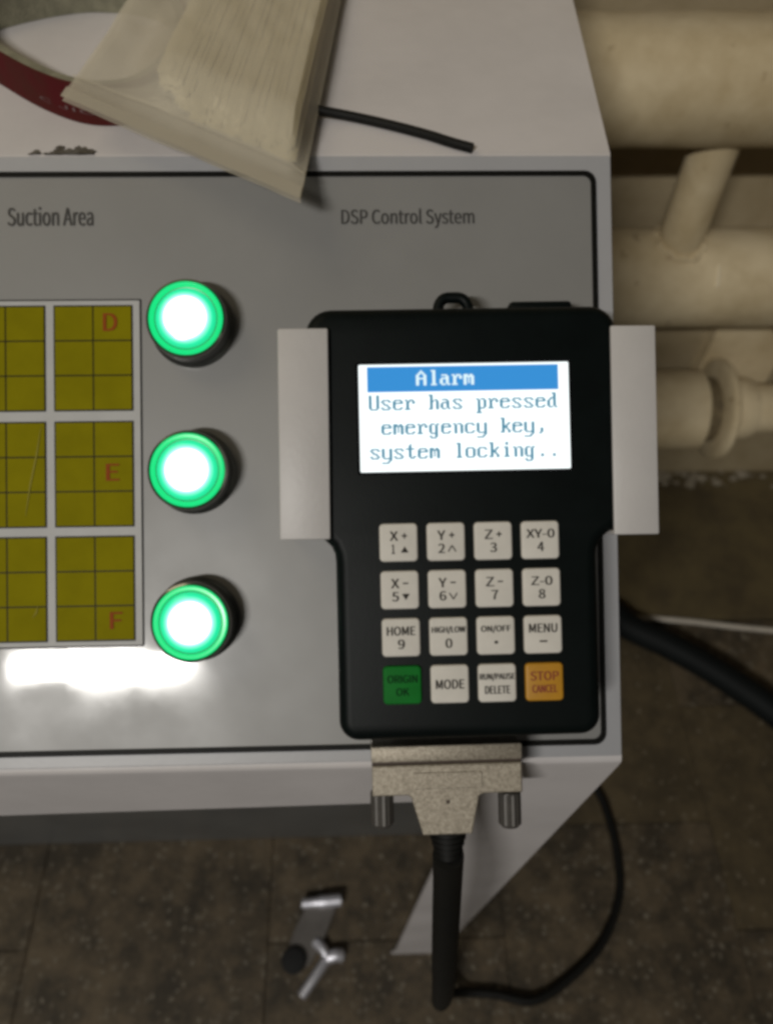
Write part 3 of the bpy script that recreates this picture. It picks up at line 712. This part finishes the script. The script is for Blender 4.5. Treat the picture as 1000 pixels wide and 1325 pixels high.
# ------------------------------------------------------------------ things lying on the console top
# loop of abrasive belt: red printed back outside, grey-green grit inside
hb = .0155
ctrl = [(-.159, .168), (-.1384, .1489), (-.1203, .1367), (-.1061, .1337), (-.093, .138), (-.084, .153), (-.080, .178), (-.083, .205), (-.094, .228), (-.112, .240), (-.1252, .2425), (-.1382, .2425), (-.1552, .2365), (-.1735, .2245), (-.183, .212), (-.182, .196), (-.173, .182)]
cl = spline([(x, y, 0) for x, y in ctrl + ctrl[:3]], 6)
cl = cl[6:6 + 6 * len(ctrl)]
bt = Thing('abrasive_belt', 'loop of red printed abrasive belt with grey green inside under the clear bag', 'abrasive belt', (-.13, .19, ZT))
def band(th0, th1, z0, z1):
    bm = NB(); po = inset([(p.x, p.y) for p in cl], th0); pi = inset([(p.x, p.y) for p in cl], th1); n = len(cl)
    L = [[bm.verts.new((*p, z)) for p in po] for z in (z0, z1)] + [[bm.verts.new((*p, z)) for p in pi] for z in (z1, z0)]
    for A, B in zip(L, L[1:] + L[:1]):
        for i in range(n): bm.faces.new((A[i], A[(i + 1) % n], B[(i + 1) % n], B[i]))
    return bm
bk = bt.part('backing', band(0, .0012, ZT + .0002, ZT + hb), M['belt'], smooth=True)
bt.part('grit_layer', band(.00125, .0050, ZT + .0002, ZT + hb - .0002), M['grit'], smooth=True)
bm = NB()                                   # worn print on the outer face
tv, tf = text_mesh('C JIC  C JIC')
ax, bx = min(v.x for v in tv), max(v.x for v in tv); L0 = 0; seglen = [0]
near = [Vector((p.x, p.y)) for p in cl][:30]
for i in range(1, len(near)): seglen.append(seglen[-1] + (near[i] - near[i - 1]).length)
nvs = []
for v in tv:
    s = (v.x - ax) / (bx - ax) * .062 + .004
    i = max(k for k in range(len(seglen) - 1) if seglen[k] <= s); f = (s - seglen[i]) / (seglen[i + 1] - seglen[i])
    p = near[i].lerp(near[i + 1], f); tn = (near[i + 1] - near[i]).normalized(); nn = Vector((tn.y, -tn.x))
    p = p + nn * .0003
    nvs.append(bm.verts.new((p.x, p.y, ZT + .0045 + v.y / 40 * .0062)))
for f in tf: bm.faces.new([nvs[i] for i in f])
bt.part('print', bm, M['beltprint'], bk)

# bag of cable ties
BLc, BRc = atz(80, 128, ZT + .017), atz(388, 257, ZT + .005)
TRc = atz(440, 0, ZT + .006); dR = (TRc - BRc); dR.z = 0; dR.normalize(); dL = dR
TLp = atz(166, 0, ZT + .017); dL = TLp - BLc; dL.z = 0; dL.normalize()
LEN = .30
def bag_pt(s, t):
    a = BLc + dL * LEN * t; c = BRc + dR * LEN * t; p = a.lerp(c, s); p.z = 0; return p
from mathutils import noise
def sstep(x): x = max(0, min(1, x)); return x * x * (3 - 2 * x)
def bag_base(s, t): return ZT + .0034 + .0130 * (1 - s)
def bag_thick(s, t):
    e = sstep(min(s, 1 - s) / .07) * sstep((t - .02) / .12)
    return .0011 + e * (.0095 * sstep((s - .16) / .25) + .0025)
def bag_surface(sign, bm):
    ns, ntt = 64, 96; G = []
    for j in range(ntt + 1):
        row = []
        for i in range(ns + 1):
            s, t = i / ns, j / ntt; p = bag_pt(s, t); z = bag_base(s, t)
            w = noise.noise(Vector((p.x * 60, p.y * 35, 3.1))) * .0010 + noise.noise(Vector((p.x * 150, p.y * 90, 7.7))) * .0004
            z += (bag_thick(s, t) + w * (.4 + sstep((t - .1) / .1))) if sign > 0 else max(-.0015, w * .5)
            if t < .03: z += .0006 if sign > 0 else 0
            row.append(bm.verts.new((p.x, p.y, z)))
        G.append(row)
    for j in range(ntt):
        for i in range(ns): bm.faces.new((G[j][i], G[j][i + 1], G[j + 1][i + 1], G[j + 1][i]))
    return G
bm = NB(); g1 = bag_surface(1, bm); g0 = bag_surface(-1, bm)
bag = Thing('plastic_bag', 'clear plastic bag of cream cable ties hanging over the panel top edge', 'plastic bag', (BRc.x - .05, BRc.y + .1, ZT))
film = bag.part('film', bm, M['film'], smooth=True)
bm = NB()                                   # heat seal along the lower end
for (ta, tb, dz) in ((.0, .022, .0004), (.046, .051, .0009)):
    pa = [bag_pt(i / 40, ta) for i in range(41)]; pb = [bag_pt(i / 40, tb) for i in range(41)]
    va = [bm.verts.new((p.x, p.y, bag_base(i / 40, ta) + bag_thick(i / 40, ta) + .0006 + dz)) for i, p in enumerate(pa)]
    vb = [bm.verts.new((p.x, p.y, bag_base(i / 40, tb) + bag_thick(i / 40, tb) + .0006 + dz)) for i, p in enumerate(pb)]
    for i in range(40): bm.faces.new((va[i], va[i + 1], vb[i + 1], vb[i]))
bag.part('seal_strip', bm, M['film'], smooth=True)
rng = random.Random(21)
NT = 84
for i in range(NT):
    layer = i % 3; s = .33 + .615 * ((i // 3) + rng.uniform(.3, .7) + (layer - 1) * .3) / math.ceil(NT / 3)
    t0_ = .062 + .05 * max(0, (.52 - s) / .2) + rng.uniform(0, .018) + (.010 if layer == 2 else 0)
    if s > .55: t0_ += .0
    zl = .0018 + layer * .0021; k = 14; wig = rng.uniform(-.5, .5); w = .0022; L = []
    mid = bag_pt(s, .5)
    bm = NB()
    for j in range(k + 1):
        t = t0_ + (.97 - t0_) * j / k; ss = s + .012 * math.sin(t * 5 + wig * 6) + wig * .03 * (t - .4)
        ss = min(.95, max(.30, ss)); p = bag_pt(ss, t); z = bag_base(ss, t) + zl * (bag_thick(ss, t) / .0118) + .0003
        d = (bag_pt(ss, t + .01) - bag_pt(ss, t)).normalized(); nn = Vector((d.y, -d.x, 0)); tilt = rng.uniform(-.0003, .0003)
        if j == 0: w_ = w * .8
        else: w_ = w
        L.append([bm.verts.new((p.x + nn.x * w_ * e, p.y + nn.y * w_ * e, z + dz + tilt * e)) for e, dz in ((-1, 0), (1, 0), (1, .0011), (-1, .0011))])
    for A, B in zip(L, L[1:]):
        for q_ in range(4): bm.faces.new((A[q_], A[(q_ + 1) % 4], B[(q_ + 1) % 4], B[q_]))
    bm.faces.new(L[0]); bm.faces.new(L[-1])
    st = bag_pt(s, .5)
    single('cable_tie', bm, M['tie'], (st.x, st.y, ZT + .004), 'thin cream nylon cable tie inside the clear plastic bag', 'cable tie', 'cable ties packed in the bag')
# short black offcut of wire
bw = [atz(395, 138, ZT + .0045), atz(412, 142, ZT + .0035), atz(450, 149, ZT + .0024), atz(500, 160, ZT + .0022), atz(550, 173, ZT + .0022), atz(585, 184, ZT + .0022), atz(611, 191, ZT + .0022)]
bm = NB(); tube(bm, spline(bw, 8), .0019, 12)
single('wire_offcut', bm, M['rubber'], (-.005, .15, ZT), 'short black piece of wire beside the clear bag on white top', 'wire', smooth=True)

# ------------------------------------------------------------------ metal bits on the floor by the pedestal
p0, p1 = atz(417, 1172, ZF + .006), atz(386, 1240, ZF + .006)
tb = Thing('metal_plate', 'flat grey metal plate with bright end bar on the floor under the console', 'metal plate', ((p0.x + p1.x) / 2, (p0.y + p1.y) / 2, ZF))
ax_ = (p1 - p0).normalized(); sd = Vector((-ax_.y, ax_.x, 0))
def on(a, b): v = p0 + ax_ * a + sd * b; return (v.x, v.y)
dl = (p1 - p0).length
bm = NB(); slab(bm, [on(-.004, -.014), on(dl * .6, -.0155), on(dl, -.013), on(dl + .010, -.006), on(dl + .010, .006), on(dl, .013), on(dl * .6, .0155), on(-.004, .014)], ZF + .0006, ZF + .0065, .0012, 2); tb.part('plate', bm, M['tubegrey'])
e0, e1 = atz(391, 1170, ZF + .01), atz(441, 1165, ZF + .01)
bm = NB(); tube(bm, [e0.lerp(e1, k / 6) for k in range(7)], lambda t: .0062 if t > .45 else .0048, 14); tb.part('end_bar', bm, M['steel'], smooth=True)
ce = atz(380, 1243, ZF + .010); bm = NB(); lathe(bm, [(.006, -.0095), (.0105, -.0090), (.0122, -.004), (.0122, .000), (.0100, .0025), (.004, .0033)], ce, 24); tb.part('rubber_foot', bm, M['hole'], smooth=True)
c0 = atz(424, 1240, ZF + .006)
br2 = Thing('forked_bracket', 'small bright forked metal bracket on the floor beside the grey plate', 'bracket', (c0.x, c0.y, ZF))
for nm, (x, y), r in (('arm', (408, 1219), .0048), ('stub', (443, 1237), .0062), ('arm', (390, 1290), .0050)):
    bm = NB(); e_ = atz(x, y, ZF + .0055); mid = c0.lerp(e_, .5) + Vector((.001, .001, .0015)); tube(bm, spline([c0, mid, e_], 6), r, 12); br2.part(nm, bm, M['steel'], smooth=True)
for o in bpy.data.objects:
    if '_o' in o: del o['_o']
